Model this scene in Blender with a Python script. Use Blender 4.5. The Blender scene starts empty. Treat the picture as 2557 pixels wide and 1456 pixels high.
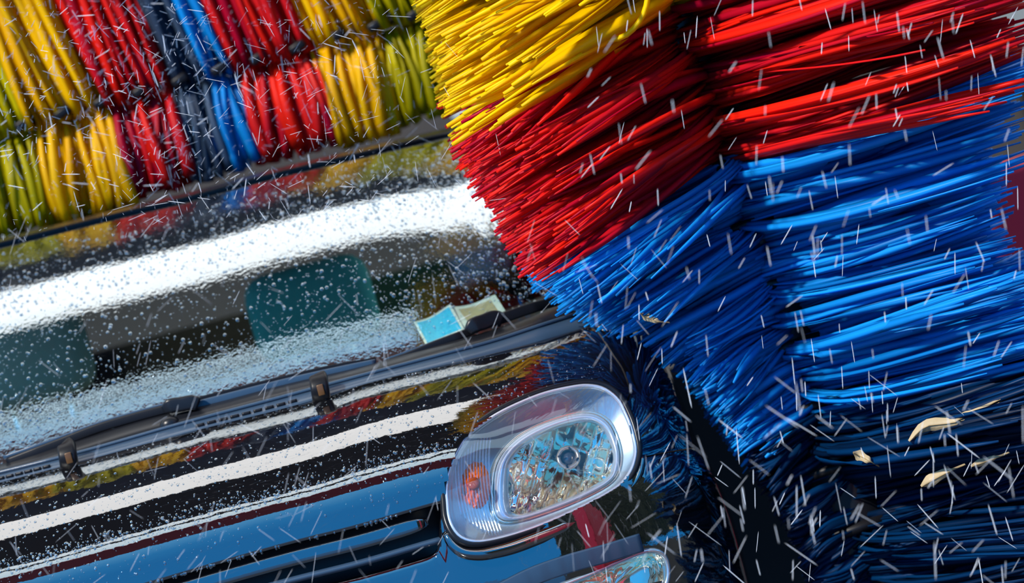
import bpy, bmesh, math, random
import numpy as np
from mathutils import Vector, Matrix
random.seed(7); rng = np.random.default_rng(7)
sc = bpy.context.scene
COL = sc.collection

# ------------------------------------------------------------------ camera
IW, IH, FPX = 2557.0, 1456.0, 9000.0
PITCH, ROLL, DIST = math.radians(5.0), math.radians(15.0), 6.6
TGT = np.array([0.62, 0.90, 1.15])
FW = np.array([0.0, math.cos(PITCH), -math.sin(PITCH)])
XA = np.array([1.0, 0, 0]); ZA = np.cross(XA, FW)
CR = math.cos(ROLL) * XA - math.sin(ROLL) * ZA
CU = math.sin(ROLL) * XA + math.cos(ROLL) * ZA
CP = TGT - DIST * FW
cam = bpy.data.cameras.new('camera'); cam_o = bpy.data.objects.new('camera', cam); COL.objects.link(cam_o)
cam.sensor_width = 36.0; cam.lens = FPX / IW * 36.0
cam_o.matrix_world = Matrix(((CR[0], CU[0], -FW[0], CP[0]), (CR[1], CU[1], -FW[1], CP[1]), (CR[2], CU[2], -FW[2], CP[2]), (0, 0, 0, 1)))
cam.dof.use_dof = True; cam.dof.focus_distance = 6.15; cam.dof.aperture_fstop = 3.2
cam.clip_start = 0.05; cam.clip_end = 500
sc.camera = cam_o

# ------------------------------------------------------------------ sky, sun, exposure
sc.view_settings.view_transform = 'Standard'; sc.view_settings.look = 'None'
sc.view_settings.gamma = 1.0; sc.view_settings.use_curve_mapping = False
sc.view_settings.exposure = 0.12
W = bpy.data.worlds.new('sky'); sc.world = W; W.use_nodes = True
nt = W.node_tree; nt.nodes.clear()
def N(t, kind, **kw):
    n = t.nodes.new(kind)
    for k, v in kw.items(): setattr(n, k, v)
    return n
tc = N(nt, 'ShaderNodeTexCoord'); sx = N(nt, 'ShaderNodeVectorMath', operation='DOT_PRODUCT'); sx.inputs[1].default_value = (0, .6, .8); nt.links.new(tc.outputs['Generated'], sx.inputs[0])
noi = N(nt, 'ShaderNodeTexNoise'); noi.inputs['Scale'].default_value = 2.2; noi.inputs['Detail'].default_value = 3
nt.links.new(tc.outputs['Generated'], noi.inputs['Vector'])
ma = N(nt, 'ShaderNodeMath', operation='MULTIPLY_ADD'); ma.inputs[1].default_value = 0.12
nt.links.new(noi.outputs['Fac'], ma.inputs[0]); nt.links.new(sx.outputs['Value'], ma.inputs[2])
rp = N(nt, 'ShaderNodeValToRGB'); nt.links.new(ma.outputs[0], rp.inputs[0])
cr_ = rp.color_ramp; cr_.elements[0].position = 0.0; cr_.elements[0].color = (0.012, 0.17, 0.46, 1)
cr_.elements[1].position = 0.86; cr_.elements[1].color = (1.0, 1.0, 1.0, 1)
for p, c in ((0.22, (0.02, 0.21, 0.52, 1)), (0.44, (0.08, 0.33, 0.65, 1)), (0.58, (0.60, 0.80, 0.93, 1)), (0.70, (0.80, 0.92, 1.0, 1))):
    e = cr_.elements.new(p); e.color = c
bg = N(nt, 'ShaderNodeBackground'); bg.inputs['Strength'].default_value = 2.6
nt.links.new(rp.outputs[0], bg.inputs[0])
wo = N(nt, 'ShaderNodeOutputWorld'); nt.links.new(bg.outputs[0], wo.inputs[0])
sun = bpy.data.lights.new('sun', 'SUN'); sun.energy = 5.5; sun.angle = math.radians(3); sun.color = (1.0, 0.94, 0.84)
so = bpy.data.objects.new('sun', sun); COL.objects.link(so)
so.rotation_euler = Vector((0.55, 0.60, -0.72)).to_track_quat('-Z', 'Y').to_euler()

# ------------------------------------------------------------------ helpers
def at(px, py, Y):
    d = FW + (px - IW / 2) / FPX * CR - (py - IH / 2) / FPX * CU
    return CP + d * ((Y - CP[1]) / d[1])
def proj(P):
    P = np.asarray(P, float); q = P - CP
    z = q @ FW
    return np.stack([IW / 2 + FPX * (q @ CR) / z, IH / 2 - FPX * (q @ CU) / z], -1)
def cr(xs, ys, x):
    """smooth curve through points, linear outside"""
    xs = np.asarray(xs, float); ys = np.asarray(ys, float); x = np.asarray(x, float)
    m = np.gradient(ys, xs)
    i = np.clip(np.searchsorted(xs, x) - 1, 0, len(xs) - 2)
    h = xs[i + 1] - xs[i]; t = (x - xs[i]) / h
    tt = np.clip(t, 0, 1)
    v = (2*tt**3 - 3*tt**2 + 1) * ys[i] + (tt**3 - 2*tt**2 + tt) * h * m[i] + (-2*tt**3 + 3*tt**2) * ys[i+1] + (tt**3 - tt**2) * h * m[i+1]
    return v + np.where(t < 0, t * h * m[0], 0) + np.where(t > 1, (t - 1) * h * m[-1], 0)
def closed(pts, n):
    """closed Catmull-Rom resampled evenly"""
    P = np.asarray(pts, float); k = len(P); out = []
    for i in range(k):
        p0, p1, p2, p3 = P[i-1], P[i], P[(i+1) % k], P[(i+2) % k]
        for t in np.linspace(0, 1, 16, endpoint=False):
            out.append(0.5 * ((2*p1) + (-p0+p2)*t + (2*p0-5*p1+4*p2-p3)*t*t + (-p0+3*p1-3*p2+p3)*t**3))
    out = np.array(out + [out[0]])
    s = np.concatenate([[0], np.cumsum(np.linalg.norm(np.diff(out, axis=0), axis=1))])
    q = np.linspace(0, s[-1], n, endpoint=False)
    return np.stack([np.interp(q, s, out[:, j]) for j in range(out.shape[1])], -1)
def openc(pts, n):
    P = np.asarray(pts, float); s = np.concatenate([[0], np.cumsum(np.linalg.norm(np.diff(P, axis=0), axis=1))])
    q = np.linspace(0, s[-1], n)
    return np.stack([cr(s, P[:, j], q) for j in range(P.shape[1])], -1)
def inside(poly, pts):
    poly = np.asarray(poly); x, y = pts[:, 0], pts[:, 1]; r = np.zeros(len(pts), bool); j = len(poly) - 1
    for i in range(len(poly)):
        xi, yi = poly[i]; xj, yj = poly[j]
        c = ((yi > y) != (yj > y)) & (x < (xj - xi) * (y - yi) / (yj - yi + 1e-12) + xi)
        r ^= c; j = i
    return r
def mesh(name, v, f, m=None, parent=None, smooth=True, mi=None):
    me = bpy.data.meshes.new(name); me.from_pydata([tuple(map(float, p)) for p in v], [], [tuple(map(int, q)) for q in f])
    o = bpy.data.objects.new(name, me); COL.objects.link(o)
    if m is not None:
        for k in (m if isinstance(m, (list, tuple)) else [m]): me.materials.append(k)
    if mi is not None: me.polygons.foreach_set('material_index', np.asarray(mi, np.int32))
    if smooth: me.polygons.foreach_set('use_smooth', np.ones(len(me.polygons), bool))
    me.update()
    if parent is not None: o.parent = parent
    return o
def empty(name, label, cat, group=None, loc=(0, 0, 0)):
    o = bpy.data.objects.new(name, None); COL.objects.link(o); o.location = loc; o.empty_display_size = .1
    o['label'] = label; o['category'] = cat
    if group: o['group'] = group
    return o
def gridf(r, c, wrap=False, off=0):
    f = []
    for i in range(r - 1):
        for j in range(c if wrap else c - 1):
            k = (j + 1) % c
            f.append((off + i*c + j, off + i*c + k, off + (i+1)*c + k, off + (i+1)*c + j))
    return f
def sweep(path, prof, up=None, closed_path=False, scale=None):
    """sweep a closed 2-D profile [(side, out)] along a 3-D path; 'up' is the outward direction"""
    path = np.asarray(path); n = len(path)
    T = (np.roll(path, -1, 0) - np.roll(path, 1, 0)) if closed_path else np.gradient(path, axis=0)
    T /= np.linalg.norm(T, axis=1)[:, None]
    upv = np.array([0, -1.0, 0.1]) if up is None else np.asarray(up, float)
    O = upv - (T @ upv)[:, None] * T if upv.ndim == 1 else upv - np.sum(T * upv, 1)[:, None] * T
    O /= np.linalg.norm(O, axis=1)[:, None]
    S = np.cross(T, O); prof = np.asarray(prof, float); k = len(prof)
    sc_ = np.ones(n) if scale is None else np.asarray(scale)
    v = (path[:, None, :] + (S[:, None, :] * prof[None, :, 0, None] + O[:, None, :] * prof[None, :, 1, None]) * sc_[:, None, None]).reshape(-1, 3)
    f = gridf(n, k, True)
    if closed_path:
        a = (n - 1) * k
        f += [(a + j, a + (j+1) % k, (j+1) % k, j) for j in range(k)]
    else:
        f += [tuple(range(k))[::-1], tuple((n-1)*k + j for j in range(k))]
    return v, f
def ell(a, b, n=12): return [(a*math.cos(2*math.pi*i/n), b*math.sin(2*math.pi*i/n)) for i in range(n)]
def rbox(a, b, r, n=3):
    out = []
    for cx, cy, a0 in ((a-r, b-r, 0), (-a+r, b-r, 90), (-a+r, -b+r, 180), (a-r, -b+r, 270)):
        for i in range(n + 1):
            t = math.radians(a0 + 90*i/n); out.append((cx + r*math.cos(t), cy + r*math.sin(t)))
    return out
def block(size, bevel, seg=3):
    bm = bmesh.new(); bmesh.ops.create_cube(bm, size=1)
    bmesh.ops.scale(bm, vec=size, verts=bm.verts)
    bmesh.ops.bevel(bm, geom=list(bm.edges), offset=bevel, segments=seg, affect='EDGES', profile=.5)
    v = np.array([x.co[:] for x in bm.verts]); f = [[q.index for q in p.verts] for p in bm.faces]; bm.free()
    return v, f
def joinm(parts):
    V, Fc, o = [], [], 0
    for v, f in parts:
        V.append(np.asarray(v)); Fc += [tuple(i + o for i in q) for q in f]; o += len(v)
    return np.concatenate(V), Fc

def mat(name, col=(.5, .5, .5), rough=.5, metal=0., ior=1.5, coat=0., spec=None):
    m = bpy.data.materials.new(name); m.use_nodes = True
    b = m.node_tree.nodes['Principled BSDF']
    b.inputs['Base Color'].default_value = (*col, 1); b.inputs['Roughness'].default_value = rough
    b.inputs['Metallic'].default_value = metal; b.inputs['IOR'].default_value = ior
    b.inputs['Coat Weight'].default_value = coat
    return m
def bump(m, scale, strength, dist, detail=2, vec_scale=None, second=None):
    t = m.node_tree; b = t.nodes['Principled BSDF'] if 'Principled BSDF' in t.nodes else None
    g = N(t, 'ShaderNodeNewGeometry'); n = N(t, 'ShaderNodeTexNoise'); n.inputs['Scale'].default_value = scale; n.inputs['Detail'].default_value = detail
    src = g.outputs['Position']
    if vec_scale:
        mp = N(t, 'ShaderNodeMapping'); mp.inputs['Scale'].default_value = vec_scale; t.links.new(src, mp.inputs[0]); src = mp.outputs[0]
    t.links.new(src, n.inputs['Vector'])
    bp = N(t, 'ShaderNodeBump'); bp.inputs['Strength'].default_value = strength; bp.inputs['Distance'].default_value = dist
    t.links.new(n.outputs['Fac'], bp.inputs['Height'])
    out = bp.outputs[0]
    if second:
        s2, st2, d2 = second
        n2 = N(t, 'ShaderNodeTexNoise'); n2.inputs['Scale'].default_value = s2; t.links.new(src, n2.inputs['Vector'])
        b2 = N(t, 'ShaderNodeBump'); b2.inputs['Strength'].default_value = st2; b2.inputs['Distance'].default_value = d2
        t.links.new(n2.outputs['Fac'], b2.inputs['Height']); t.links.new(out, b2.inputs['Normal']); out = b2.outputs[0]
    if b: t.links.new(out, b.inputs['Normal'])
    return out
def clear(name, tint, refl, rough=.02, bumpargs=None, grazing=.9):
    """clear sheet: transparent body plus a mirror-like surface that strengthens at grazing angles"""
    m = bpy.data.materials.new(name); m.use_nodes = True; t = m.node_tree; t.nodes.clear()
    tr = N(t, 'ShaderNodeBsdfTransparent'); tr.inputs[0].default_value = (*tint, 1)
    gl = N(t, 'ShaderNodeBsdfGlossy'); gl.inputs[0].default_value = (.88, .96, 1, 1); gl.inputs['Roughness'].default_value = rough
    lw = N(t, 'ShaderNodeLayerWeight'); lw.inputs[0].default_value = .5
    mr = N(t, 'ShaderNodeMapRange'); mr.inputs['From Min'].default_value = 0.2; mr.inputs['To Min'].default_value = refl; mr.inputs['To Max'].default_value = grazing
    t.links.new(lw.outputs['Facing'], mr.inputs[0])
    mx = N(t, 'ShaderNodeMixShader'); t.links.new(mr.outputs[0], mx.inputs[0]); t.links.new(tr.outputs[0], mx.inputs[1]); t.links.new(gl.outputs[0], mx.inputs[2])
    o = N(t, 'ShaderNodeOutputMaterial'); t.links.new(mx.outputs[0], o.inputs[0])
    if bumpargs:
        nn = bump(m, *bumpargs[0], **bumpargs[1]); t.links.new(nn, gl.inputs['Normal'])
    return m

def foam(name, c1, c2, rough=.42):
    m = mat(name, c1, rough); t = m.node_tree; b = t.nodes['Principled BSDF']
    g = N(t, 'ShaderNodeNewGeometry'); oi = N(t, 'ShaderNodeObjectInfo'); ad = N(t, 'ShaderNodeMath', operation='ADD')
    t.links.new(g.outputs['Random Per Island'], ad.inputs[0]); t.links.new(oi.outputs['Random'], ad.inputs[1])
    fr = N(t, 'ShaderNodeMath', operation='FRACT'); t.links.new(ad.outputs[0], fr.inputs[0])
    r = N(t, 'ShaderNodeValToRGB'); r.color_ramp.elements[0].color = (*c1, 1); r.color_ramp.elements[1].color = (*c2, 1)
    t.links.new(fr.outputs[0], r.inputs[0]); t.links.new(r.outputs[0], b.inputs['Base Color'])
    b.inputs['Specular IOR Level'].default_value = .22
    tl = N(t, 'ShaderNodeBsdfTranslucent'); t.links.new(r.outputs[0], tl.inputs[0]); mx = N(t, 'ShaderNodeMixShader'); mx.inputs[0].default_value = .42
    t.links.new(b.outputs[0], mx.inputs[1]); t.links.new(tl.outputs[0], mx.inputs[2]); t.links.new(mx.outputs[0], t.nodes['Material Output'].inputs[0])
    return m

PAINT = mat('black_wet_paint', (.004, .004, .005), .03, ior=2.9)
bump(PAINT, 8, .40, .003, second=(70, .10, .001))
BLACKP = mat('black_satin_plastic', (.008, .009, .012), .3, ior=1.35)
GREYP = mat('wet_grey_plastic', (.028, .055, .095), .30, ior=1.5); bump(GREYP, 400, .2, .0005)
RUBBER = mat('black_rubber', (.006, .006, .008), .4, ior=1.3)
GLASS = clear('wet_windshield_glass', (.84, .96, .92), .24, .03, ((22, .14, .003), dict(second=(130, .22, .0014))))
LENS = clear('clear_lens', (.95, .97, 1.0), .06, .0, None, .6)
WATER = clear('water_drop', (.80, .86, .90), .22, .0, None, .95)
CHROME = mat('chrome_reflector', (1.0, .92, .72), .05, .93)
SATIN = mat('satin_silver', (.50, .58, .62), .22, .75)
RIBM = clear('clear_rib', (.92, .95, .98), .16, .05, None, .8)
RINGM = mat('white_silver_ring', (.66, .70, .76), .14, .6)
AMBER = mat('amber_plastic', (1.0, .15, .0), .25, ior=1.2); AMBER.node_tree.nodes['Principled BSDF'].inputs['Emission Strength'].default_value = 0
DARKM = mat('dark_metal', (.06, .06, .065), .3, .8)
SPRAY = bpy.data.materials.new('spray_water'); SPRAY.use_nodes = True
t = SPRAY.node_tree; b = t.nodes['Principled BSDF']; b.inputs['Base Color'].default_value = (.92, .95, 1, 1); b.inputs['Roughness'].default_value = .25
tr = N(t, 'ShaderNodeBsdfTransparent'); mx = N(t, 'ShaderNodeMixShader'); mx.inputs[0].default_value = .27
t.links.new(tr.outputs[0], mx.inputs[1]); t.links.new(b.outputs[0], mx.inputs[2]); t.links.new(mx.outputs[0], t.nodes['Material Output'].inputs[0])
F_YEL = foam('yellow_foam', (.95, .58, .0), (1.0, .78, .0)); F_RED = foam('red_foam', (.48, .0, .030), (.95, .02, .005))
F_BLU = foam('blue_foam', (.0, .16, .50), (.01, .42, 1.0)); F_BLU_SHADE = foam('shaded_blue_foam', (.0, .010, .040), (.0, .045, .16))  # second, darker blue puts the lowest tier's shade into the strip colour
F_LIM = foam('lime_foam', (.42, .36, .0), (.66, .56, .0)); F_SLA = foam('slate_foam', (.035, .06, .11), (.07, .12, .20)); F_OCH = foam('ochre_foam', (.88, .48, .0), (1.0, .64, .0))

def structure(o): o['kind'] = 'structure'; return o
def boxo(name, lo, hi, m, parent=None):
    lo = np.array(lo, float); hi = np.array(hi, float)
    v, f = block(hi - lo, min(.02, .2*float((hi-lo).min())), 2)
    return mesh(name, v + (lo + hi) / 2, f, m, parent, smooth=False)

# ------------------------------------------------------------------ setting
CONC = mat('wet_concrete', (.05, .05, .055), .18); bump(CONC, 6, .3, .01)
fl = structure(boxo('floor', (-9, -12, -.2), (9, 9, 0), CONC))
WALLM = mat('brown_grey_render', (.040, .034, .032), .8); bump(WALLM, 3, .4, .02)
structure(boxo('wall_back', (-7, 7.0, 0), (7, 7.2, 3.2), WALLM))
GREYW = mat('grey_cladding', (.20, .22, .22), .7)
BLACKB = mat('black_steel', (.01, .01, .012), .5)
REDB = mat('red_painted_steel', (.55, .012, .04), .4)
structure(boxo('ceiling', (-6, -.30, 5.0), (6, 1.75, 5.25), BLACKB))
structure(boxo('trim_1', (-4.4, -2.10, 5.0), (2.7, -1.12, 5.1), REDB))
for k, s_ in ((4, -4.2), (5, 2.5)): structure(boxo('trim_%d' % k, (s_ - .2, -1.75, 0), (s_ + .2, -1.25, 5.0), REDB))
structure(boxo('trim_2', (-6, -.62, 5.0), (6, -.52, 5.1), BLACKB))
HEDGE = mat('dark_hedge', (.012, .022, .008), .9); bump(HEDGE, 5, 1, .3)
hv = [(x, -9 + .6*math.sin(x*2.1) + .05*x*x*(1 if x > 0 else 0), z * (1 + .18*math.sin(x*1.7) + .1*math.sin(x*4.3))) for z in (0, 2, 3.6, 4.6) for x in np.linspace(5.0, 16, 40)]
structure(mesh('exterior_hedge', hv, gridf(4, 40), HEDGE))

# ------------------------------------------------------------------ car body surface
def zsolve(X, Y, cx, cy):
    z = np.full(len(X), 1.0)
    for _ in range(30):
        p = proj(np.stack([X, Y, z], -1)); e = cr(cx, cy, p[:, 0]) - p[:, 1]
        z = z - e / 1400.0
    return z
def slopes(segs, persc):
    Y, Z = [0.], [0.]
    for px, a, b_ in segs:
        n = 12
        for i in range(n):
            s = math.radians(a + (b_ - a) * (i + .5) / n); ds = (px / n / persc) / math.sin(s + PITCH)
            Y.append(Y[-1] + ds * math.cos(s)); Z.append(Z[-1] + ds * math.sin(s))
    return np.array(Y), np.array(Z)
hy, hz = slopes([(25, 7, 11), (63, 11, 20), (34, 20, 31), (60, 31, 43), (16, 43, 46), (10, 46, 48), (15, 48, 51), (114, 51, 84)], 1450)
HD = hy[-1]; ht = np.linspace(0, 1, len(hy)); ha = hy / hy[-1]; hb = hz / hz[-1]
LW = np.array([-.9, -.80, -.62, -.3, 0, .3, .5, .65, .75, .83, .93, 1.06, 1.25, 1.6])
LX = np.array([-.87, -.79, -.62, -.3, 0, .3, .5, .65, .75, .815, .855, .872, .88, .885])
LY = np.array([.74, .58, .47, .41, .40, .41, .435, .475, .53, .60, .70, .83, 1.02, 1.40])
RX = np.array([-.79, -.76, -.62, -.3, 0, .3, .5, .65, .745, .785, .805, .82, .828, .83])
RY = LY + np.array([.32, HD, HD, HD, HD, HD, HD, HD, HD, .36, .34, .34, .30, .20])
RCX = [-300, 0, 191, 458, 783, 900, 1106, 1230, 1353, 1440, 1520, 1600, 1700]
RCY = [1282, 1205, 1156, 1083, 999, 962, 912, 883, 850, 824, 795, 768, 738]
FCX = [-300, 382, 573, 725, 900, 1083, 1350, 1593, 1700, 1900]
FCY = [1640, 1456, 1400, 1358, 1314, 1261, 1194, 1142, 1122, 1085]
def S(w, t_):
    """body surface: w across the car, t from the rear hood edge (0) to the front lip (1)"""
    w = np.asarray(w, float); t_ = np.asarray(t_, float)
    lx, ly, rx, ry = (cr(LW, q, w) for q in (LX, LY, RX, RY))
    zr = zsolve(rx, ry, RCX, RCY); zl = zsolve(lx, ly, FCX, FCY)
    a = np.interp(t_, ht, ha); bb = np.interp(t_, ht, hb)
    return np.stack([rx + (lx - rx) * a, ry + (ly - ry) * a, zr + (zl - zr) * bb], -1)
# bumper below the lip: outward offset and drop
by, bz = slopes([(10, 50, 62), (100, 66, 82), (150, 82, 89)], 1450)
by = np.concatenate([by, by[-1] + np.array([0, -.01, -.05])]); bz = np.concatenate([bz, bz[-1] + np.array([.1, .2, .34])])
bt = np.linspace(0, 1, len(by))
def gap(w): # height of the grille opening
    return .083 / (1 + np.exp((np.asarray(w) - .395) / .006)) + .0025
def B(w, t_):
    w = np.asarray(w, float)
    lx, ly = cr(LW, LX, w), cr(LW, LY, w); zl = zsolve(lx, ly, FCX, FCY)
    dx, dy = cr(LW, np.gradient(LX, LW), w), cr(LW, np.gradient(LY, LW), w); n = np.hypot(dx, dy)
    o = np.interp(t_, bt, by); d = np.interp(t_, bt, bz)
    return np.stack([lx + dy / n * o, ly - dx / n * o, zl - gap(w) - d], -1)

k_ = 2.619
def z6(L): return np.array([(x / k_ + 900, y / k_ + 900) for x, y in L])
LAMP = closed(z6([(545,930),(540,850),(560,720),(620,580),(700,470),(850,360),(1000,280),(1200,200),(1400,155),(1510,147),(1610,170),(1700,240),(1750,330),(1790,430),(1820,560),(1815,645),(1780,740),(1700,830),(1500,945),(1300,1040),(1100,1120),(900,1180),(750,1203),(650,1180),(590,1120),(555,1030)]), 120)
LC = LAMP.mean(0)
# dense lookup of body depth under a pixel
ww, tt = np.meshgrid(np.linspace(-.1, 1.2, 260), np.linspace(0, 1, 110)); sd = S(ww.ravel(), tt.ravel()); bd = B(ww.ravel(), tt.ravel())
DP = np.concatenate([sd, bd]); DQ = proj(DP)
def ysurf(px, py): return DP[np.argmin((DQ[:, 0] - px)**2 + (DQ[:, 1] - py)**2), 1]

car = empty('car', 'black wet compact car with an oval headlight, seen from the front', 'car', loc=(0, 0, 0))
def cut(v, f, poly, q=None):
    c = proj(np.array([np.mean([v[i] for i in p], 0) for p in f])); k = inside(poly, c)
    return [p for p, z in zip(f, k) if not z]
HOLE = LC + (LAMP - LC) * .975
SHUT_T = np.array([0, .25, .45, .6, 1.0]); SHUT_W = np.array([.742, .772, .782, .772, .74])
def hood_side(t_): return cr(SHUT_T, SHUT_W, t_)
nr, nc = 110, 190
tg = np.linspace(0, 1, nr)[:, None] * np.ones((1, nc)); ug = np.linspace(0, 1, nc)[None, :] * np.ones((nr, 1))
w_end = hood_side(tg) - .002
v = S((-.8 + (w_end + .8) * ug).ravel(), tg.ravel())
edge = v.reshape(nr, nc, 3)[-1]      # folded lip
lipv = np.concatenate([edge + [0, .012, -.004], edge + [0, .05, 0.004]])
f = gridf(nr, nc) + [tuple((nr-1)*nc + i for i in (j, j+1)) + (nr*nc + j + 1, nr*nc + j) for j in range(nc-1)] + [(nr*nc + j, nr*nc + j+1, (nr+1)*nc + j+1, (nr+1)*nc + j) for j in range(nc-1)]
v = np.concatenate([v, lipv])
mesh('hood', v, cut(v, f, HOLE), PAINT, car)
nc2 = 90
tg = np.linspace(0, 1, nr)[:, None] * np.ones((1, nc2)); ug = np.linspace(0, 1, nc2)[None, :] * np.ones((nr, 1))
w0 = hood_side(tg) + .002
v = S((w0 + (1.6 - w0) * ug).ravel(), tg.ravel()); f = gridf(nr, nc2)
low = v.reshape(nr, nc2, 3)
mesh('fender', v, cut(v, f, HOLE), PAINT, car)
nb, ncb = 90, 260
wb = np.linspace(-.85, 1.05, ncb)[None, :] * np.ones((nb, 1)); tb = np.linspace(0, 1, nb)[:, None] * np.ones((1, ncb))
v = B(wb.ravel(), tb.ravel())
topr = v.reshape(nb, ncb, 3)[0]; inn = topr + [0, .05, -.004]
f = gridf(nb, ncb) + [(j + 1, j, nb*ncb + j, nb*ncb + j + 1) for j in range(ncb-1)]
v = np.concatenate([v, inn])
FOG = z6([(1290,1490),(1370,1452),(1500,1400),(1700,1312),(1850,1254),(1930,1247),(1985,1280),(2010,1350),(2008,1430),(1980,1500),(1900,1570),(1700,1640),(1500,1680),(1330,1670),(1260,1600)])
FOG = closed(FOG, 70); FC = FOG.mean(0)
f = cut(v, f, HOLE); f = cut(v, f, FC + (FOG - FC) * .96)
mesh('bumper', v, f, PAINT, car)
# fender side below the shut line, down to the sill
wl = np.linspace(1.055, 1.6, 20); a = B(wl, np.zeros(20)); bq = a.copy(); bq[:, 2] = .30
mesh('side_panel', np.concatenate([a, (a + bq) / 2 + [.015, 0, 0], bq]), gridf(3, 20), PAINT, car)

# grille opening behind the lip
xs = np.linspace(-.80, .42, 80); top = S(xs, np.ones(80)); cav = []
for k, (dy, dz) in enumerate(((.03, .01), (.07, .0), (.07, -.10), (.03, -.115))): cav.append(top + [0, dy, dz])
mesh('grille_cavity', np.concatenate(cav), gridf(4, 80), BLACKP, car)
def lipline(px0, px1, drop, n, dY):
    out = []
    for px in np.linspace(px0, px1, n):
        py = cr(FCX, FCY, px) + drop; y = .405
        P = at(px, py, y)
        for _ in range(4): P = at(px, py, cr(LW, LY, P[0]) + dY)
        out.append(P)
    return np.array(out)
p = lipline(-600, 1068, 38, 70, .012); scl = np.ones(70); scl[-3:] = (.97, .85, .55)
v, f = sweep(p, rbox(.0135, .014, .006), scale=scl); mesh('grille_bar', v, f, PAINT, car)
p = lipline(-600, 1112, 92, 60, .004)
v, f = sweep(p, ell(.006, .010)); mesh('grille_trim', v, f, GREYP, car)

# ------------------------------------------------------------------ headlight
A_ = np.array([[1, q[0], q[1]] for q in LAMP]); yl = np.array([ysurf(*q) for q in LAMP])
lcoef, *_ = np.linalg.lstsq(A_, yl, rcond=None)
def LP(px, py, d=0.0): return at(px, py, lcoef[0] + lcoef[1]*px + lcoef[2]*py + d)
def LPs(q, d): d = np.broadcast_to(d, (len(q),)); return np.array([LP(a, b, c) for (a, b), c in zip(q, d)])
OP = closed(z6([(975,940),(985,990),(1035,1003),(1150,980),(1400,880),(1600,770),(1640,700),(1650,620),(1620,520),(1580,450),(1520,412),(1450,408),(1300,443),(1150,513),(1050,582),(1000,645),(977,720),(970,850)]), 120)
RO = closed(z6([(868,900),(880,1000),(945,1052),(1100,1030),(1400,925),(1620,812),(1685,720),(1695,600),(1655,460),(1600,388),(1520,348),(1400,350),(1200,412),(1050,490),(950,580),(890,680),(868,800)]), 120)
IC = OP.mean(0)
def byang(poly, n=120, c=None):
    c = IC if c is None else c
    big = closed(poly[::3], 1440) if len(poly) > 60 else closed(poly, 1440)
    a = np.arctan2(big[:, 1] - c[1], big[:, 0] - c[0]); o = np.argsort(a); a, big = a[o], big[o]
    q = np.linspace(-math.pi, math.pi, n, endpoint=False)
    return np.stack([np.interp(q, a, big[:, j], period=2*math.pi) for j in (0, 1)], -1)
la, ro, op = byang(LAMP), byang(RO), byang(OP)
rings = []; K = 44
for i in range(K):                     # stepped satin housing with fine concentric grooves
    s = i / (K - 1); q = la * (1 - s) * .985 + ro * s + la * 0 + (1 - s) * .015 * IC
    d = .006 + .045 * s ** .8 + (.0012 if i % 2 else 0) * (1 if s > .12 else 0)
    rings.append(LPs(q, d))
headlight = mesh('headlight', np.concatenate(rings), gridf(K, 120, True), SATIN, car)
def sub(name, v, f, m, smooth=True): return mesh(name, v, f, m, headlight, smooth)
def ringpath(poly, d): return LPs(poly, d)
v, f = sweep(ringpath(LAMP, .004), ell(.0065, .008), closed_path=True); sub('bezel', v, f, BLACKP)
q = LC + (LAMP - LC) * .965
v, f = sweep(ringpath(q, .0), ell(.0035, .005, 8), closed_path=True); sub('lens_rim', v, f, RINGM)
rg = []
for s in np.linspace(1, 0.0, 14): rg.append(LPs(LC + (LAMP - LC) * .985 * s, -.022 * (1 - s*s) - .004))
sub('lens', np.concatenate(rg), gridf(14, 120, True), LENS)
rg = []
for s, d in ((0, .048), (.12, .040), (.3, .034), (.5, .034), (.72, .040), (.88, .050), (1, .064)): rg.append(LPs(ro * (1 - s) + op * s, d))
sub('reflector_ring', np.concatenate(rg), gridf(7, 120, True), RINGM)
q = byang(RO); v, f = sweep(ringpath(IC + (q - IC) * 1.02, .045), ell(.0025, .003, 8), closed_path=True); sub('ring_edge', v, f, CHROME)
BC = np.array([1360 / k_ + 900, 635 / k_ + 900])
rg = []
opb = byang(OP, 168, BC); KR = 22
for i in range(KR):
    s = 1 - .88 * i / (KR - 1); q = BC + (opb - BC) * s
    axis_x = (q[:, 0] - BC[0]) * .96 + (q[:, 1] - BC[1]) * .26
    axis_y = -(q[:, 0] - BC[0]) * .26 + (q[:, 1] - BC[1]) * .96
    d = .064 + .060 * (1 - s*s) + .020 * np.abs(np.sin(axis_x / 15.0)) + np.where(axis_y > 25, .010, 0) + .007 * np.sin(axis_y / 14 + np.floor(axis_x / 53) * 1.7)
    rg.append(LPs(q, d))
sub('reflector', np.concatenate(rg), gridf(KR, 168, True), CHROME, smooth=True)
th = np.linspace(0, 2*math.pi, 40, endpoint=False)
circ = lambda c, rx, ry: np.stack([c[0] + rx*np.cos(th), c[1] + ry*np.sin(th)], -1)
rg = [LPs(circ(BC, r, r), d) for r, d in ((30, .125), (30, .075), (27, .070), (23, .070), (19, .076), (18, .10))]
sub('bulb_shield', np.concatenate(rg), gridf(6, 40, True), mat('bulb_shield_metal', (.50, .42, .33), .25, .8))
rg = [LPs(circ(BC, r, r), d) for r, d in ((18, .085), (12, .078), (5, .075), (.1, .074))]
sub('bulb', np.concatenate(rg), gridf(4, 40, True), mat('dark_bulb_glass', (.03, .035, .05), .05, ior=1.8))
tk = []
for an in (0.2, 1.75, 3.35, 4.9):
    c = BC + 21 * np.array([math.cos(an), math.sin(an)]); v, f = block((.009, .003, .0035), .001, 1)
    R_ = np.array(Matrix.Rotation(-an, 3, 'Y')); tk.append((v @ R_.T + LP(c[0], c[1], .068), f))
v, f = joinm(tk); sub('shield_tabs', v, f, RUBBER)
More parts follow.
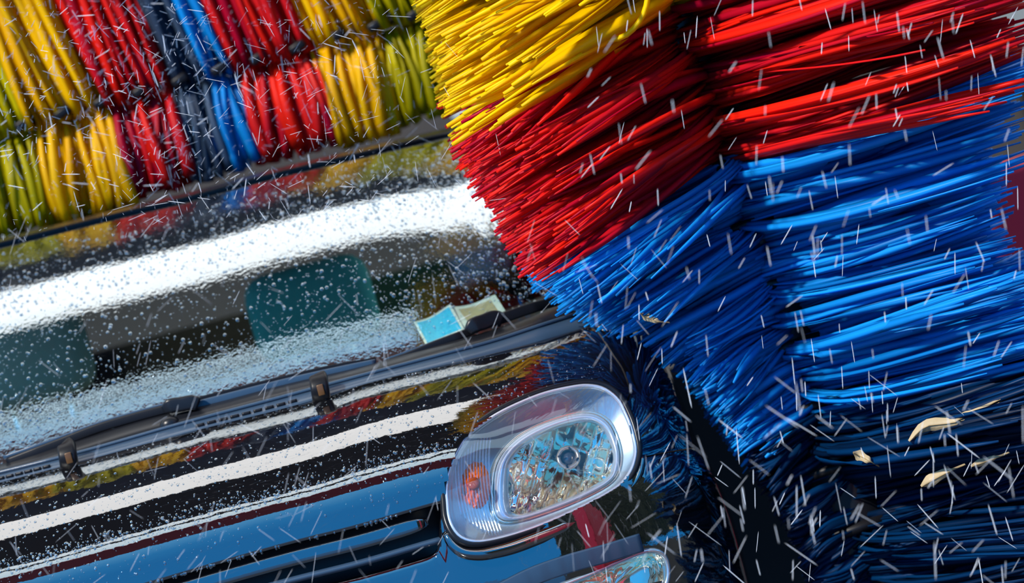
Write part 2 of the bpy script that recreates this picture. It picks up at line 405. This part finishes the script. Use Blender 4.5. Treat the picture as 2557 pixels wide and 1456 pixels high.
# turn signal: amber cup behind fluted clear ribs
ICN = np.array([1184., 1208.]); rg = []
th2 = np.linspace(0, 2*math.pi, 36, endpoint=False)
def tilt(x, y): return np.stack([ICN[0] + .97*x + .12*y, ICN[1] - .12*x + .97*y], -1)
for i in range(12):
    s = 1 - i / 11.5; x, y = 42 * s * np.cos(th2), 66 * s * np.sin(th2)
    q = tilt(x, y); d = .012 + .028 * s * s + .004 * np.sin(q[:, 0] * .35 + i) * np.cos(q[:, 1] * .28)
    rg.append(LPs(q, d))
sub('turn_signal', np.concatenate(rg), gridf(12, 36, True), AMBER, smooth=False)
v = [LPs(tilt(r*np.cos(th), r*np.sin(th)), d) for r, d in ((17, .014), (16, .002), (12, -.002), (5, -.003), (.1, -.003))]
sub('turn_signal_bulb', np.concatenate(v), gridf(5, 40, True), mat('amber_bulb_glass', (.30, .05, .01), .08, ior=1.5))
for k, x in enumerate(np.linspace(-46, 40, 12)):
    yy = np.linspace(-1, 1, 24) * (118 - .012 * x * x + .6 * x); c = np.stack([x + 10 * (yy / 100) ** 2, yy + 12], -1)
    q = tilt(c[:, 0], c[:, 1]); ok = inside(LC + (LAMP - LC) * .93, q) & ~inside(IC + (RO - IC) * 1.03, q)
    q = q[ok]
    if len(q) > 3:
        v, f = sweep(LPs(q, .004), ell(.0016, .0016, 6)); sub('lens_rib', v, f, RIBM)
# body-colour lip under the lamp
lp = openc([(1113, 1330), (1127, 1357), (1155, 1379), (1190, 1384), (1244, 1375), (1340, 1343), (1473, 1284), (1560, 1233), (1594, 1185), (1603, 1140)], 60)
sc_ = np.sin(np.linspace(.25, math.pi - .25, 60)) ** .5
v, f = sweep(LPs(lp, .012), ell(.014, .016), scale=sc_); mesh('headlight_trim', v, f, PAINT, car)

# ------------------------------------------------------------------ lower lamp
A_ = np.array([[1, q[0], q[1]] for q in FOG]); yl = np.array([ysurf(*q) for q in FOG]); fcoef, *_ = np.linalg.lstsq(A_, yl, rcond=None)
def FP(q, d): return np.array([at(a, b, fcoef[0] + fcoef[1]*a + fcoef[2]*b + d) for a, b in q])
rg = [FP(FC + (FOG - FC) * s, d) for s, d in ((1, .004), (.9, .010), (.8, .030), (.55, .05), (.3, .055), (.02, .056))]
v = np.concatenate(rg); v[70*2:, 1] += .006 * np.abs(np.sin(proj(v[70*2:])[:, 0] / 9))
foglamp = mesh('running_lamp', v, gridf(6, 70, True), CHROME, car)
v, f = sweep(FP(FOG, .0), ell(.005, .006), closed_path=True); mesh('lens_rim', v, f, SATIN, foglamp)
mesh('lens', np.concatenate([FP(FC + (FOG - FC) * s, -.012*(1-s*s) - .004) for s in np.linspace(1, 0, 8)]), gridf(8, 70, True), LENS, foglamp)
p = openc([(1250, 1480), (1330, 1440), (1420, 1408), (1520, 1380), (1600, 1355)], 30)
v, f = sweep(np.array([at(a, b, ysurf(a, b) - .002) for a, b in p]), rbox(.016, .006, .003)); mesh('lamp_surround', v, f, GREYP, car)

# ------------------------------------------------------------------ windshield, roof, cabin
gy, gz = slopes([(92, 16, 22), (80, 22, 32.5), (185, 32.5, 46.5), (143, 46.5, 55)], 1364)
ga, gb = gy / gy[-1], gz / gz[-1]; gt = np.linspace(0, 1, len(gy)); GD = gy[-1]
GX = np.array([-.74, -.65, -.5, -.3, 0, .3, .5, .65, .74]); TX = np.array([-.62, -.56, -.45, -.28, 0, .28, .45, .56, .62])
GY = np.array([1.06, .98, .92, .89, .88, .89, .92, .98, 1.06])
GCX = [-300, 0, 420, 500, 700, 940, 1060, 1300, 1440, 1600]; GCY = [1240, 1166, 1038, 1021, 969, 912, 878, 806, 752, 690]
TCX = [-300, 0, 288, 453, 659, 900, 1150, 1400, 1700]; TCY = [688, 616, 544, 505, 449, 391, 333, 278, 212]
def G(u, t_):
    """windshield: u index 0-8 across, t 0 top .. 1 base"""
    i = np.arange(9.); gx, tx, y0 = cr(i, GX, u), cr(i, TX, u), cr(i, GY, u)
    zb = zsolve(gx, y0, GCX, GCY); yt = y0 * .75 + .88 * .25 + GD; zt = zsolve(tx, yt, TCX, TCY)
    a, b2 = np.interp(t_, gt, ga), np.interp(t_, gt, gb)
    return np.stack([tx + (gx - tx) * a, yt + (y0 - yt) * a, zt + (zb - zt) * b2], -1)
n1, n2 = 90, 120
ug = np.linspace(0, 8, n2)[None, :] * np.ones((n1, 1)); tg = np.linspace(0, 1, n1)[:, None] * np.ones((1, n2))
gv = G(ug.ravel(), tg.ravel()); mesh('windshield', gv, gridf(n1, n2), GLASS, car)
te = G(np.linspace(0, 8, 60), np.zeros(60))
v, f = sweep(te + [0, .004, .003], ell(.006, .004, 8)); mesh('roof_seal', v, f, RUBBER, car)
rv = []
for s, dz in ((.004, .002), (.15, .008), (.4, .000), (.7, -.022), (1.1, -.06), (1.6, -.11), (2.2, -.18), (2.5, -.26)): rv.append(te + [0, s, dz])
rv = np.array(rv); ROOFP = mat('black_sprayed_paint', (.006, .005, .006), .34, ior=1.9); bump(ROOFP, 120, .5, .002); mesh('roof', rv.reshape(-1, 3), gridf(8, 60), ROOFP, car)
for s in (0, 8):
    pth = G(np.full(30, float(s)), np.linspace(0, 1, 30)) + [.012 * (1 if s else -1), .004, 0]
    v, f = sweep(pth, rbox(.035, .016, .01), up=(0.5 if s else -.5, -.6, .6)); mesh('pillar', v, f, PAINT, car)
for s in (-1, 1):
    o = [(s*.86, 1.15, .30), (s*.86, 3.9, .30), (s*.80, 3.9, 1.0), (s*.82, 1.15, 1.0), (s*.74, 1.15, 1.05), (s*.62, 3.9, 1.08)]
    mesh('door_panel', o, [(0, 1, 2, 3), (3, 2, 5, 4)] if s > 0 else [(3, 2, 1, 0), (4, 5, 2, 3)], PAINT, car, smooth=False)
zt_ = float(te[30][2])
for s in (-1, 1):
    for Y in (2.3, 3.6):
        pth = np.array([(s*.76, Y, 1.03), (s*.70, Y + .03, 1.2), (s*.60, Y + .06, zt_ - .05)]); v, f = sweep(openc(pth, 8), rbox(.04, .02, .01), up=(s, 0, .2)); mesh('pillar', v, f, PAINT, car)
mesh('tailgate', [(-.8, 3.95, .3), (.8, 3.95, .3), (.8, 3.9, 1.02), (-.8, 3.9, 1.02)], [(0, 1, 2, 3)], PAINT, car, smooth=False)
TYRE = mat('tyre', (.01, .01, .01), .7); RIM = mat('alloy', (.45, .46, .48), .3, 1)
for s in (-1, 1):
    for Y in (1.28, 3.5):
        pr = [(.16, .10), (.2, .11), (.29, .105), (.31, .08), (.31, -.08), (.29, -.105), (.2, -.11), (.16, -.10)]
        a = np.linspace(0, 2*math.pi, 32, endpoint=False)
        v = np.array([[s*.74 + w_, Y + r*math.sin(q), .31 + r*math.cos(q)] for r, w_ in pr for q in a]); wh = mesh('wheel', v, gridf(8, 32, True), TYRE, car)
        v = np.array([[s*(.74 + w_), Y + r*math.sin(q), .31 + r*math.cos(q)] for r, w_ in ((.2, .10), (.18, .07), (.08, .09), (.01, .095)) for q in a]); mesh('rim', v, gridf(4, 32, True), RIM, wh)
# cabin
DASH = mat('dashboard_vinyl', (.018, .022, .022), .5)
gbase = G(np.linspace(0.3, 7.7, 40), np.ones(40)); dv = [gbase + [0, .02, -.025], gbase + [0, .12, -.02], gbase + [0, .35, .0], gbase + [0, .45, -.03], gbase + [0, .47, -.35]]
mesh('dashboard', np.concatenate(dv), gridf(5, 40), DASH, car)
structure_floor = boxo('cabin_floor', (-.8, 1.3, .32), (.8, 3.85, .36), DASH, car)
def seat(px, py, col, hcol):
    c = at(px, py, 1.95); fm = mat('seat_fabric', col, .8)
    v, f = block((.50, .14, .62), .06); st = mesh('seat', v + c + [0, .04, -.50], f, fm, car)
    v, f = block((.27, .11, .19), .05); mesh('headrest', v + c, f, mat('headrest_fabric', hcol, .8), st)
    for s in (-.06, .06):
        v, f = sweep(np.array([c + [s, .02, -.25], c + [s, .02, -.05]]), ell(.006, .006, 8), up=(0, -1, 0)); mesh('headrest_post', v, f, CHROME, st)
    v, f = block((.5, .5, .14), .05); mesh('seat_cushion', v + c + [0, -.2, -.82], f, fm, st)
seat(70, 900, (.62, .55, .34), (.75, .65, .40)); seat(780, 770, (.12, .60, .38), (.14, .62, .42))
v, f = sweep(openc([at(1398, 676, 1.35), at(1408, 705, 1.33), at(1412, 745, 1.3)], 12), rbox(.010, .006, .003)); mesh('pillar_trim', v, f, mat('pale_trim', (.75, .80, .72), .5), car)

# ------------------------------------------------------------------ cowl, nozzles, wipers
def strip(pxs, up_c, lo_c, m, name, parent, Yo=.0, thick=.006):
    """slightly crowned strip between two pixel curves, at the cowl's depth"""
    rows = []
    for s, b3 in ((0, 0.0), (.15, .006), (.5, .009), (.85, .006), (1, 0.0)):
        r = []
        for px in pxs:
            x0 = at(px, cr(RCX, RCY, px), 1.0)[0]; yr = np.interp(x0, RX[1:10], RY[1:10]) + Yo
            r.append(at(px, up_c(px) * (1 - s) + lo_c(px) * s, yr + .05 * (1 - s) - b3))
        rows.append(r)
    v = np.array(rows).reshape(-1, 3); return mesh(name, v, gridf(5, len(pxs)), m, parent)
rc = lambda px: float(cr(RCX, RCY, px))
UCX = [-300, 0, 210, 458, 700, 900, 1106, 1230, 1353, 1440, 1520]; UCY = [1250, 1181, 1128, 1058, 994, 940, 886, 853, 813, 785, 758]
uc = lambda px: float(cr(UCX, UCY, px))
pxs = np.linspace(-280, 1515, 120)
cowl = strip(pxs, uc, lambda q: rc(q) + 3, GREYP, 'cowl_panel', car)
strip(pxs, lambda q: float(cr(GCX, GCY, q)) - 6, lambda q: uc(q) + 2, BLACKP, 'cowl_tray', car, Yo=.045)
v = cowl.data.vertices
p = np.array([v[i].co for i in range(120)]) + [0, -.008, .002]
vv, ff = sweep(p, ell(.0035, .004, 8)); mesh('cowl_edge', vv, ff, GREYP, cowl)
for a0, a1, k in ((-10, 128, 6), (485, 745, 9)):
    for i in range(k):
        x0 = a0 + (a1 - a0) * (i + .12) / k; x1 = a0 + (a1 - a0) * (i + .88) / k; q = []
        for px in np.linspace(x0, x1, 5):
            m_ = uc(px) * .42 + rc(px) * .58; P = at(px, m_, 1.0); q.append(at(px, m_, float(np.interp(P[0], RX[1:10], RY[1:10])) + .011))
        vv, ff = sweep(np.array(q), rbox(.0028, .003, .001, 1)); mesh('vent_slot', vv, ff, RUBBER, cowl)
for px, py in ((170, 1142), (799, 972)):
    Y = float(np.interp(at(px, py, .8)[0], RX[1:10], RY[1:10])) - .01
    v, f = sweep(openc([at(px - 4, py - 30, Y + .02), at(px - 3, py - 20, Y - .008), at(px, py, Y - .018), at(px + 3, py + 18, Y - .01), at(px + 4, py + 26, Y + .01)], 14), rbox(.0165, .010, .006), scale=np.concatenate([[.6, .85], np.ones(10), [.95, .8]]))
    nz = mesh('washer_nozzle', v, f, RUBBER, car)
    c = at(px + 2, py + 2, Y - .028); vv, ff = block((.012, .004, .020), .0015, 2); mesh('nozzle_face', vv + c, ff, mat('amber_lens_cap', (.10, .045, .01), .3), nz)
def wpath(pts, dY, n=40):
    P = openc(pts, n); out = []
    for px, py in P:
        q = at(px, py, .9); y0 = np.interp(q[0], GX, GY); out.append(at(px, py, y0 + dY))
    return np.array(out)
w1 = mesh('wiper', *sweep(wpath([(20, 1156), (140, 1110), (250, 1068), (345, 1040), (420, 1020)], -.04), rbox(.0085, .006, .003)), RUBBER, car)
mesh('wiper_blade', *sweep(wpath([(480, 1016), (600, 985), (720, 955), (840, 928), (938, 908)], -.035), rbox(.0085, .008, .003)), GREYP, w1)
mesh('blade_rubber', *sweep(wpath([(470, 1003), (600, 970), (720, 941), (840, 914), (938, 898)], -.030), rbox(.004, .006, .0015)), RUBBER, w1)
mesh('arm_spine', *sweep(wpath([(10, 1142), (140, 1096), (250, 1056), (345, 1028), (420, 1008)], -.035), rbox(.003, .005, .0015)), GREYP, w1)
v, f = sweep(wpath([(408, 1024), (425, 1014), (450, 1010), (485, 1006), (496, 1010)], -.06, 16), rbox(.0135, .011, .005), scale=np.concatenate([[.5, .7, .85], np.ones(12), [.9]])); mesh('wiper_cap', v, f, BLACKP, w1)
c = wpath([(425, 1062), (426, 1062)], -.08, 2)[0]; v = [c + [math.cos(a)*r*.019, -d, math.sin(a)*r*.016] for r, d in ((1, -.01), (1, .004), (.7, .010), (.3, .013), (.01, .013)) for a in th]
mesh('pivot_nut', v, gridf(5, 40, True), BLACKP, w1)
w2 = mesh('wiper', *sweep(wpath([(945, 915), (1010, 893), (1090, 860), (1180, 826)], -.04), rbox(.0075, .006, .003)), RUBBER, car)
mesh('wiper_blade', *sweep(wpath([(1240, 800), (1320, 772), (1400, 748), (1500, 722)], -.03), rbox(.010, .008, .003)), BLACKP, w2)
mesh('arm_spine', *sweep(wpath([(960, 900), (1030, 875), (1110, 845), (1190, 815)], -.035), rbox(.003, .005, .0015)), GREYP, w2)
v, f = sweep(wpath([(1168, 828), (1185, 812), (1205, 805), (1240, 795), (1252, 800)], -.06, 16), rbox(.0145, .011, .005), scale=np.concatenate([[.5, .7, .85], np.ones(12), [.9]])); mesh('wiper_cap', v, f, BLACKP, w2)

# ------------------------------------------------------------------ leaflet on the dashboard
leaf_o = empty('leaflet', 'open cyan and tan leaflet lying on the dashboard behind the windshield', 'leaflet')
def page(name, quad, m, inset, minner, n=10, wave=.006):
    a, b2, c, d = [np.array(q, float) for q in quad]; rows = []
    def P(u, w_, lift): 
        q = (a * (1-u) + b2 * u) * (1 - w_) + (d * (1-u) + c * u) * w_
        return at(q[0], q[1] + 6*math.sin(u*4)*(1-w_), 1.115 - .10 * w_ + wave * math.sin(u * 5) - lift)
    g = lambda lo, hi, lf: np.array([P(lo + (hi-lo)*u, lo + (hi-lo)*w_, lf) for w_ in np.linspace(0, 1, n) for u in np.linspace(0, 1, n)])
    o = mesh(name, np.concatenate([g(0, 1, 0), g(0, 1, -.0012)]), gridf(n, n) + [q[::-1] for q in gridf(n, n, off=n*n)], m, leaf_o)
    o2 = mesh('print_panel', g(inset, 1 - inset, .0012), gridf(n, n), minner, o)
    return o
WHITE = mat('paper_white', (.80, .86, .80), .6)
page('cyan_page', [(1033, 803), (1124, 764), (1160, 822), (1063, 862)], WHITE, .06, mat('cyan_print', (.0, .60, .95), .4))
page('tan_page', [(1124, 766), (1236, 740), (1262, 776), (1162, 820)], WHITE, .14, mat('tan_print', (.55, .46, .28), .5))

# ------------------------------------------------------------------ brushes
def ribbon(P, wd, th_, nrm):
    """flattened, tapering bristle along P"""
    T = np.gradient(P, axis=0); T /= np.linalg.norm(T, axis=1)[:, None]
    Sd = np.cross(T, nrm); Sd /= np.linalg.norm(Sd, axis=1)[:, None] + 1e-9
    Nn = np.cross(Sd, T); n = len(P)
    wd = np.asarray(wd)[:, None]; tk = np.asarray(th_)[:, None]
    v = np.stack([P + Sd*wd, P + Nn*tk, P - Sd*wd, P - Nn*tk], 1).reshape(-1, 3)
    return v, gridf(n, 4, True) + [(3, 2, 1, 0), ((n-1)*4, (n-1)*4+1, (n-1)*4+2, (n-1)*4+3)]
def build_brush(root, items, nmax, mats):
    """items: (score, material index, verts, faces); best ones become bristles of their own"""
    items.sort(key=lambda q: -q[0])
    for sc0, k, v, f in items[:nmax]: mesh('bristle', v, f, mats[k], root)
    rest = items[nmax:]
    v, f = joinm([(q[2], q[3]) for q in rest]); mi = np.concatenate([[q[1]] * len(q[3]) for q in rest])
    o = mesh('bristle_mass', v, f, mats, root, mi=mi); o['kind'] = 'stuff'

vb = empty('vertical_brush', 'tall spinning wash brush of yellow, red and blue foam strips', 'brush')
YB = .92
def axp(y): return at(1850 + .36 * (y - 520), y, YB)
AT, AB = axp(-420), axp(1800); AX = (AB - AT) / np.linalg.norm(AB - AT)
E2 = np.array([0, -1.0, 0]); E2 -= AX * (E2 @ AX); E2 /= np.linalg.norm(E2); E1 = np.cross(E2, AX) 
if E1[0] < 0: E1 = -E1
v, f = sweep(np.linspace(AT, AB, 12), ell(.075, .075, 24), up=(0, -1, 0)); mesh('shaft', v, f, BLACKP, vb)
for y in np.arange(-350, 1800, 150):
    c = axp(y); v, f = sweep(np.array([c - AX*.008, c + AX*.008]), ell(.10, .10, 28), up=(0, -1, 0)); mesh('hub_disc', v, f, RUBBER, vb)
RLY = [-420, -250, 80, 425, 560, 650, 744, 1013, 1200, 1800]; RLV = [600, 600, 640, 575, 480, 390, 315, 225, 175, 170]
RRY = [-420, 100, 400, 480, 600, 720, 800, 880, 1100]; RRV = [920, 890, 780, 745, 650, 590, 600, 690, 700]
items = []
for g in range(980):
    y0 = rng.uniform(-430, 1780); side = -1 if rng.random() < .5 else 1
    front = rng.random() < .88
    if front: g0 = rng.uniform(20, 118); g1 = min(g0, 90) * rng.uniform(.02, .66)
    else: g0 = -rng.uniform(0, 80); g1 = g0 * rng.uniform(.5, 1)
    gs = rng.uniform(.6, 1.6); gj = rng.normal(0, .016); gl = 1 - abs(rng.normal(0, .05)); gp = rng.uniform(0, 6); nb = rng.integers(5, 12)
    gy0 = y0 + rng.normal(0, 12)
    for i in range(nb):
        y = y0 + rng.normal(0, 9); p0 = g0 + rng.normal(0, 7); p1 = g1 + rng.normal(0, 5)
        rl = np.interp(y, RLY, RLV) if side < 0 else np.interp(y, RRY, RRV)
        R_ = rl * gl * (1 - abs(rng.normal(0, .035))) / 1360.0
        m_ = 11
        tau = np.linspace(0, 1, m_); psi = np.radians(p0 + (p1 - p0) * tau ** .55)
        stretch = 1.0 / max(.62, math.cos(math.radians(max(p1, 0))))       # tips meet the same outline
        r = .065 + (R_ * min(stretch, 1.3) - .065) * tau
        sag = (.060 if side < 0 else .004) * R_ / .5 * gs
        P = axp(y) + r[:, None] * (side * np.cos(psi)[:, None] * E1 + np.sin(psi)[:, None] * E2) + (sag * tau**1.6 + (gj + rng.normal(0, .007)) * tau + .007 * np.sin(tau * 4 + gp))[:, None] * AX
        w0 = rng.uniform(.0022, .0078) * (1.5 if gy0 < 8 else 1.15 if gy0 < 395 else 1)
        wd = w0 * (.8 + .45 * np.sin(tau * 2.6)) * (1 - .68 * np.clip((tau - .75) / .25, 0, 1)); tk = .0018 * np.ones(m_)
        nrm = E2 + rng.normal(0, .38, 3)
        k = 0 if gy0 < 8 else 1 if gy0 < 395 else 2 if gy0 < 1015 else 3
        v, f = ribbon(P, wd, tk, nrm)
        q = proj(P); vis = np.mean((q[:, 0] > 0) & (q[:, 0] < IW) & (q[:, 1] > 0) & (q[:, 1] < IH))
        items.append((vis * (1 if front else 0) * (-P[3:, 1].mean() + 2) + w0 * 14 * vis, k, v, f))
# the long loose yellow strip that loops out at the top
P = np.array([at(a, b, .55) for a, b in openc([(1545, 60), (1500, 105), (1560, 90), (1605, 40), (1622, -30)][1:], 10)]); v, f = ribbon(P, np.full(10, .005), np.full(10, .002), E2)
items.append((99, 0, v, f))
build_brush(vb, items, 300, [F_YEL, F_RED, F_BLU, F_BLU_SHADE])

hb_o = empty('horizontal_brush', 'background wash brush with hanging yellow, red and blue strips', 'brush')
YH = 2.05
def shp(px): return at(px, 322 - .28 * (px - 60), YH)
v, f = sweep(np.array([shp(q) for q in np.linspace(-500, 1900, 12)]), ell(.022, .022, 20), up=(0, -1, 0)); mesh('shaft', v, f, BLACKP, hb_o)
for q in list(range(-400, 1900, 96)):
    c = shp(q); v, f = block((.036 if q % 192 else .024, .30, .020), .005, 2); mesh('strip_clip', v @ np.array(Matrix.Rotation(.35, 3, 'Y')) + c + [0, 0, .012], f, RUBBER, hb_o)
SEG = [(-600, -260, 1), (-260, -90, 5), (-90, 92, 4), (92, 285, 5), (285, 440, 1), (440, 530, 6), (530, 597, 2), (597, 787, 1), (787, 958, 5), (958, 1160, 4), (1160, 1400, 5), (1400, 1900, 1)]
HM = [F_YEL, F_RED, F_BLU, F_BLU_SHADE, F_LIM, F_OCH, F_SLA]
items = []
scal = 9000 / (YH + 5.67)
for i in range(1500):
    px = rng.uniform(-420, 1500); upper = rng.random() < .48
    k = next(s[2] for s in SEG if s[0] <= px < s[1])
    fr = rng.random(); m_ = 8; tau = np.linspace(0, 1, m_); c = shp(px)
    depth = -.05 - .10 * fr
    if rng.random() < .22: depth = .06 + .1 * rng.random()
    if upper:
        L = rng.uniform(.30, .48); lean = -.10 + rng.normal(0, .05) - .05
        P = c + np.stack([lean * tau * L, depth * (1 - tau * .2) - .03 * np.sin(tau * 3), -.005 + L * tau], -1)
    else:
        L = rng.uniform(.185, .212) + (.0 if k != 5 else .012); lean = rng.normal(-.03, .06)
        P = c + np.stack([lean * tau * L + .006*np.sin(tau*4+i), depth * (.75 + .35 * np.sin(tau * 2.2)), -L * tau], -1)
    w0 = rng.uniform(.006, .013); wd = w0 * (.55 + .6 * np.sin(tau * 2.4)) ; tk = np.full(m_, .003)
    v, f = ribbon(P, wd, tk, np.array([0, -1, 0]) + rng.normal(0, .35, 3))
    vis = 1.0 * (-60 < px < 1150)
    items.append((vis * (2 - depth * 4) + w0 * 10 * vis, k, v, f))
build_brush(hb_o, items, 300, HM)
structure(boxo('wall_1', (-4, 2.55, 1.75), (1.25, 2.75, 3.6), mat('dark_housing', (.022, .012, .018), .6)))

# ------------------------------------------------------------------ right background: wall, red column
a = at(2470, 400, 4.0); structure(boxo('trim_3', (a[0] - .03, 4.0, 0), (a[0] + .16, 4.2, float(at(2470, 425, 4.0)[2])), REDB))
a = at(2400, 280, 6.5); structure(boxo('wall_right', (a[0], 6.5, float(at(2480, 230, 6.5)[2])), (a[0] + 3, 6.7, 4.5), GREYW))

a = at(1640, 1200, 2.0); b_ = at(2250, 1200, 2.0); structure(boxo('trim_6', (a[0], 2.0, 0), (b_[0], 2.3, float(at(1800, 880, 2.0)[2])), BLACKB))  # black box added to darken the gap between fender and strips

# ------------------------------------------------------------------ dry leaves caught in the strips
LEAFM = mat('dry_leaf', (.42, .32, .18), .55); bump(LEAFM, 60, .4, .003)
def leaf(pts, wmax, Y, label, name='dry_leaf'):
    P2 = openc(pts, 16); n = 16; t_ = np.linspace(0, 1, n); P = np.array([at(a, b, Y + .01*math.sin(i*.5)) for i, (a, b) in enumerate(P2)])
    w_ = wmax / 1400 * np.sin(np.pi * np.clip(t_ * 1.45, 0, 1)) ** .8 + .0014
    T = np.gradient(P, axis=0); T /= np.linalg.norm(T, axis=1)[:, None]; Sd = np.cross(T, [0, -1, 0.2]); rows = []
    for s, dz in ((-1, .004), (-.5, -.001), (0, -.004), (.5, -.001), (1, .004)): rows.append(P + Sd * (w_ * s)[:, None] + [0, dz, 0])
    v = np.concatenate(rows); v2 = v + [0, .0012, 0]
    o = mesh(name, np.concatenate([v, v2]), gridf(5, n) + [q[::-1] for q in gridf(5, n, off=5*n)], LEAFM)
    o['label'] = label; o['category'] = 'leaf'; o['group'] = 'dry leaves caught in the brush'
    vv, ff = sweep(P + [0, -.005, 0], ell(.0008, .0008, 5)); mesh('midrib', vv, ff, mat('leaf_rib', (.30, .2, .08), .6), o)
leaf([(2270, 1102), (2310, 1065), (2360, 1058), (2400, 1050), (2480, 1005), (2557, 970)], 15, .48, 'largest dry tan leaf with a long stem, in the dark blue strips')
leaf([(2385, 1052), (2420, 1036), (2450, 1032), (2500, 1000)], 9, .47, 'small dry leaf overlapping the stem of the largest tan leaf')
leaf([(2300, 1215), (2340, 1192), (2380, 1172), (2410, 1160)], 15, .48, 'pale crumpled leaf below the largest tan leaf')
leaf([(2425, 1165), (2460, 1152), (2500, 1138), (2520, 1130)], 8, .47, 'narrow brown leaf just right of the pale crumpled leaf')
leaf([(1598, 782), (1620, 795), (1645, 803), (1672, 806)], 9, .60, 'golden leaf shred beside the rear corner of the black hood')
leaf([(2130, 1130), (2160, 1145), (2195, 1165)], 14, .55, 'dull brown leaf deep in the dark strips, shaded')

# ------------------------------------------------------------------ water: drops on glass and hood, spray in the air
def domes(pts, nrm, flow, rad, asp, hgt):
    V, Fc = [], []; m = 7
    for p, n, fl_, r, a, h in zip(pts, nrm, flow, rad, asp, hgt):
        n = n / np.linalg.norm(n); u = fl_ - n * (fl_ @ n); u /= np.linalg.norm(u); w_ = np.cross(n, u); o = len(V)
        for rr, hh in ((1, -.05), (.86, .5), (.5, .88)):
            for j in range(m):
                q = 2*math.pi*j/m; V.append(p + r * (u * a * rr * math.cos(q) + w_ * rr * math.sin(q)) + n * (r * h * hh))
        V.append(p + n * r * h)
        for k in range(2): Fc += [(o+k*m+j, o+k*m+(j+1) % m, o+(k+1)*m+(j+1) % m, o+(k+1)*m+j) for j in range(m)]
        Fc += [(o+2*m+j, o+2*m+(j+1) % m, o+3*m) for j in range(m)]
    return np.array(V), Fc
nd = 9000
tg = np.concatenate([rng.beta(2.2, 1.6, nd - 1800), rng.uniform(.05, .45, 1800)]); ug = rng.uniform(1.2, 7.9, nd)
p0 = G(ug, tg); e = 1e-3; du = G(ug + e, tg) - p0; dt = G(ug, np.minimum(tg + e, 1)) - p0 + 1e-9
nn = np.cross(du, dt); nn *= np.sign(-nn[:, 1])[:, None]
v, f = domes(p0, nn, dt, .0009 + .0028 * rng.random(nd) ** 4.0, rng.uniform(1, 1.5, nd), rng.uniform(.5, .9, nd))
o = mesh('windshield_water', v, f, WATER, car); o['kind'] = 'stuff'
nd = 3800
tg = rng.random(nd) ** .8 * .97; ug = rng.uniform(-.5, .74, nd); p0 = S(ug, tg)
du = S(ug + e, tg) - p0; dt = S(ug, tg + .004) - p0; nn = np.cross(du, dt); nn *= np.sign(nn[:, 2])[:, None]
ok = ~inside(LC + (LAMP - LC) * 1.03, proj(p0)); p0, du, dt, nn = p0[ok], du[ok], dt[ok], nn[ok]; nd = len(p0)
v, f = domes(p0, nn, dt, .0008 + .0020 * rng.random(nd) ** 3, rng.uniform(1, 1.7, nd), rng.uniform(.45, .8, nd))
o = mesh('hood_water', v, f, WATER, car); o['kind'] = 'stuff'
# beads hanging along the lip
lw = rng.uniform(-.2, .38, 60); p0 = S(lw, np.full(60, 1.0)) + [0, -.001, 0]
v, f = domes(p0, np.tile([0, -1., 0], (60, 1)), np.tile([0, 0, 1.], (60, 1)), rng.uniform(.0015, .0035, 60), rng.uniform(1, 2, 60), rng.uniform(.7, 1, 60))
o = mesh('lip_water', v, f, WATER, car); o['kind'] = 'stuff'

def streaks(n, xr, yr, yz, angs, ln, wd):
    V, Fc = [], []
    for i in range(n):
        px, py = rng.uniform(*xr), rng.uniform(*yr); Y = rng.uniform(*yz); mu, sg = angs[rng.integers(len(angs))]
        a = math.radians(rng.normal(mu, sg)); c = at(px, py, Y); s = (Y + 5.67) / 9000.0
        L = rng.uniform(*ln) * s * .5; w_ = rng.uniform(*wd) * s * .5
        D = CR * math.cos(a) + CU * math.sin(a) + FW * rng.normal(0, .25); D /= np.linalg.norm(D); A = np.cross(D, FW); A /= np.linalg.norm(A); Bq = np.cross(D, A); o = len(V)
        V.append(c - D * L)
        for t_ in (-.75, .7):
            for q in range(4): V.append(c + D * L * t_ + w_ * (A * math.cos(q*math.pi/2) + Bq * math.sin(q*math.pi/2)))
        V.append(c + D * L)
        for q in range(4):
            r = (q + 1) % 4; Fc += [(o, o+1+r, o+1+q), (o+1+q, o+1+r, o+5+r, o+5+q), (o+5+q, o+5+r, o+9)]
    return np.array(V), Fc
sets = [streaks(300, (1450, 2557), (0, 1456), (-.5, .40), [(97, 6), (70, 14)], (24, 64), (1.4, 3.2)),
        streaks(45, (1650, 2557), (900, 1456), (-.5, .35), [(97, 5), (-38, 5)], (55, 110), (1.6, 3.6)),
        streaks(40, (1650, 2557), (1000, 1456), (-.5, .35), [(55, 10), (-38, 5)], (40, 90), (1.0, 2.2)),
        streaks(200, (0, 900), (0, 560), (-.2, 1.2), [(-8, 8), (42, 10), (-60, 20), (100, 15)], (18, 56), (1.4, 3)),
        streaks(280, (0, 520), (0, 420), (.2, 1.5), [(-8, 10), (42, 12), (100, 25), (80, 15)], (10, 32), (1.2, 2.6)),
        streaks(320, (300, 1250), (0, 560), (.2, 1.5), [(45, 14), (30, 20), (-30, 20), (-70, 12)], (18, 64), (.8, 1.6)),
        streaks(300, (0, 1700), (560, 1456), (-.35, .15), [(50, 14), (62, 10), (-45, 10), (85, 15)], (24, 84), (.6, 1.3)),
        streaks(1400, (0, 1000), (0, 600), (.3, 1.7), [(45, 40), (100, 30)], (5, 16), (.6, 1.3))]
v, f = joinm(sets); o = mesh('water_spray', v, f, SPRAY, smooth=False); o['kind'] = 'stuff'
o['label'] = 'fine water spray drops flying all around the car and brushes'; o['category'] = 'water spray'
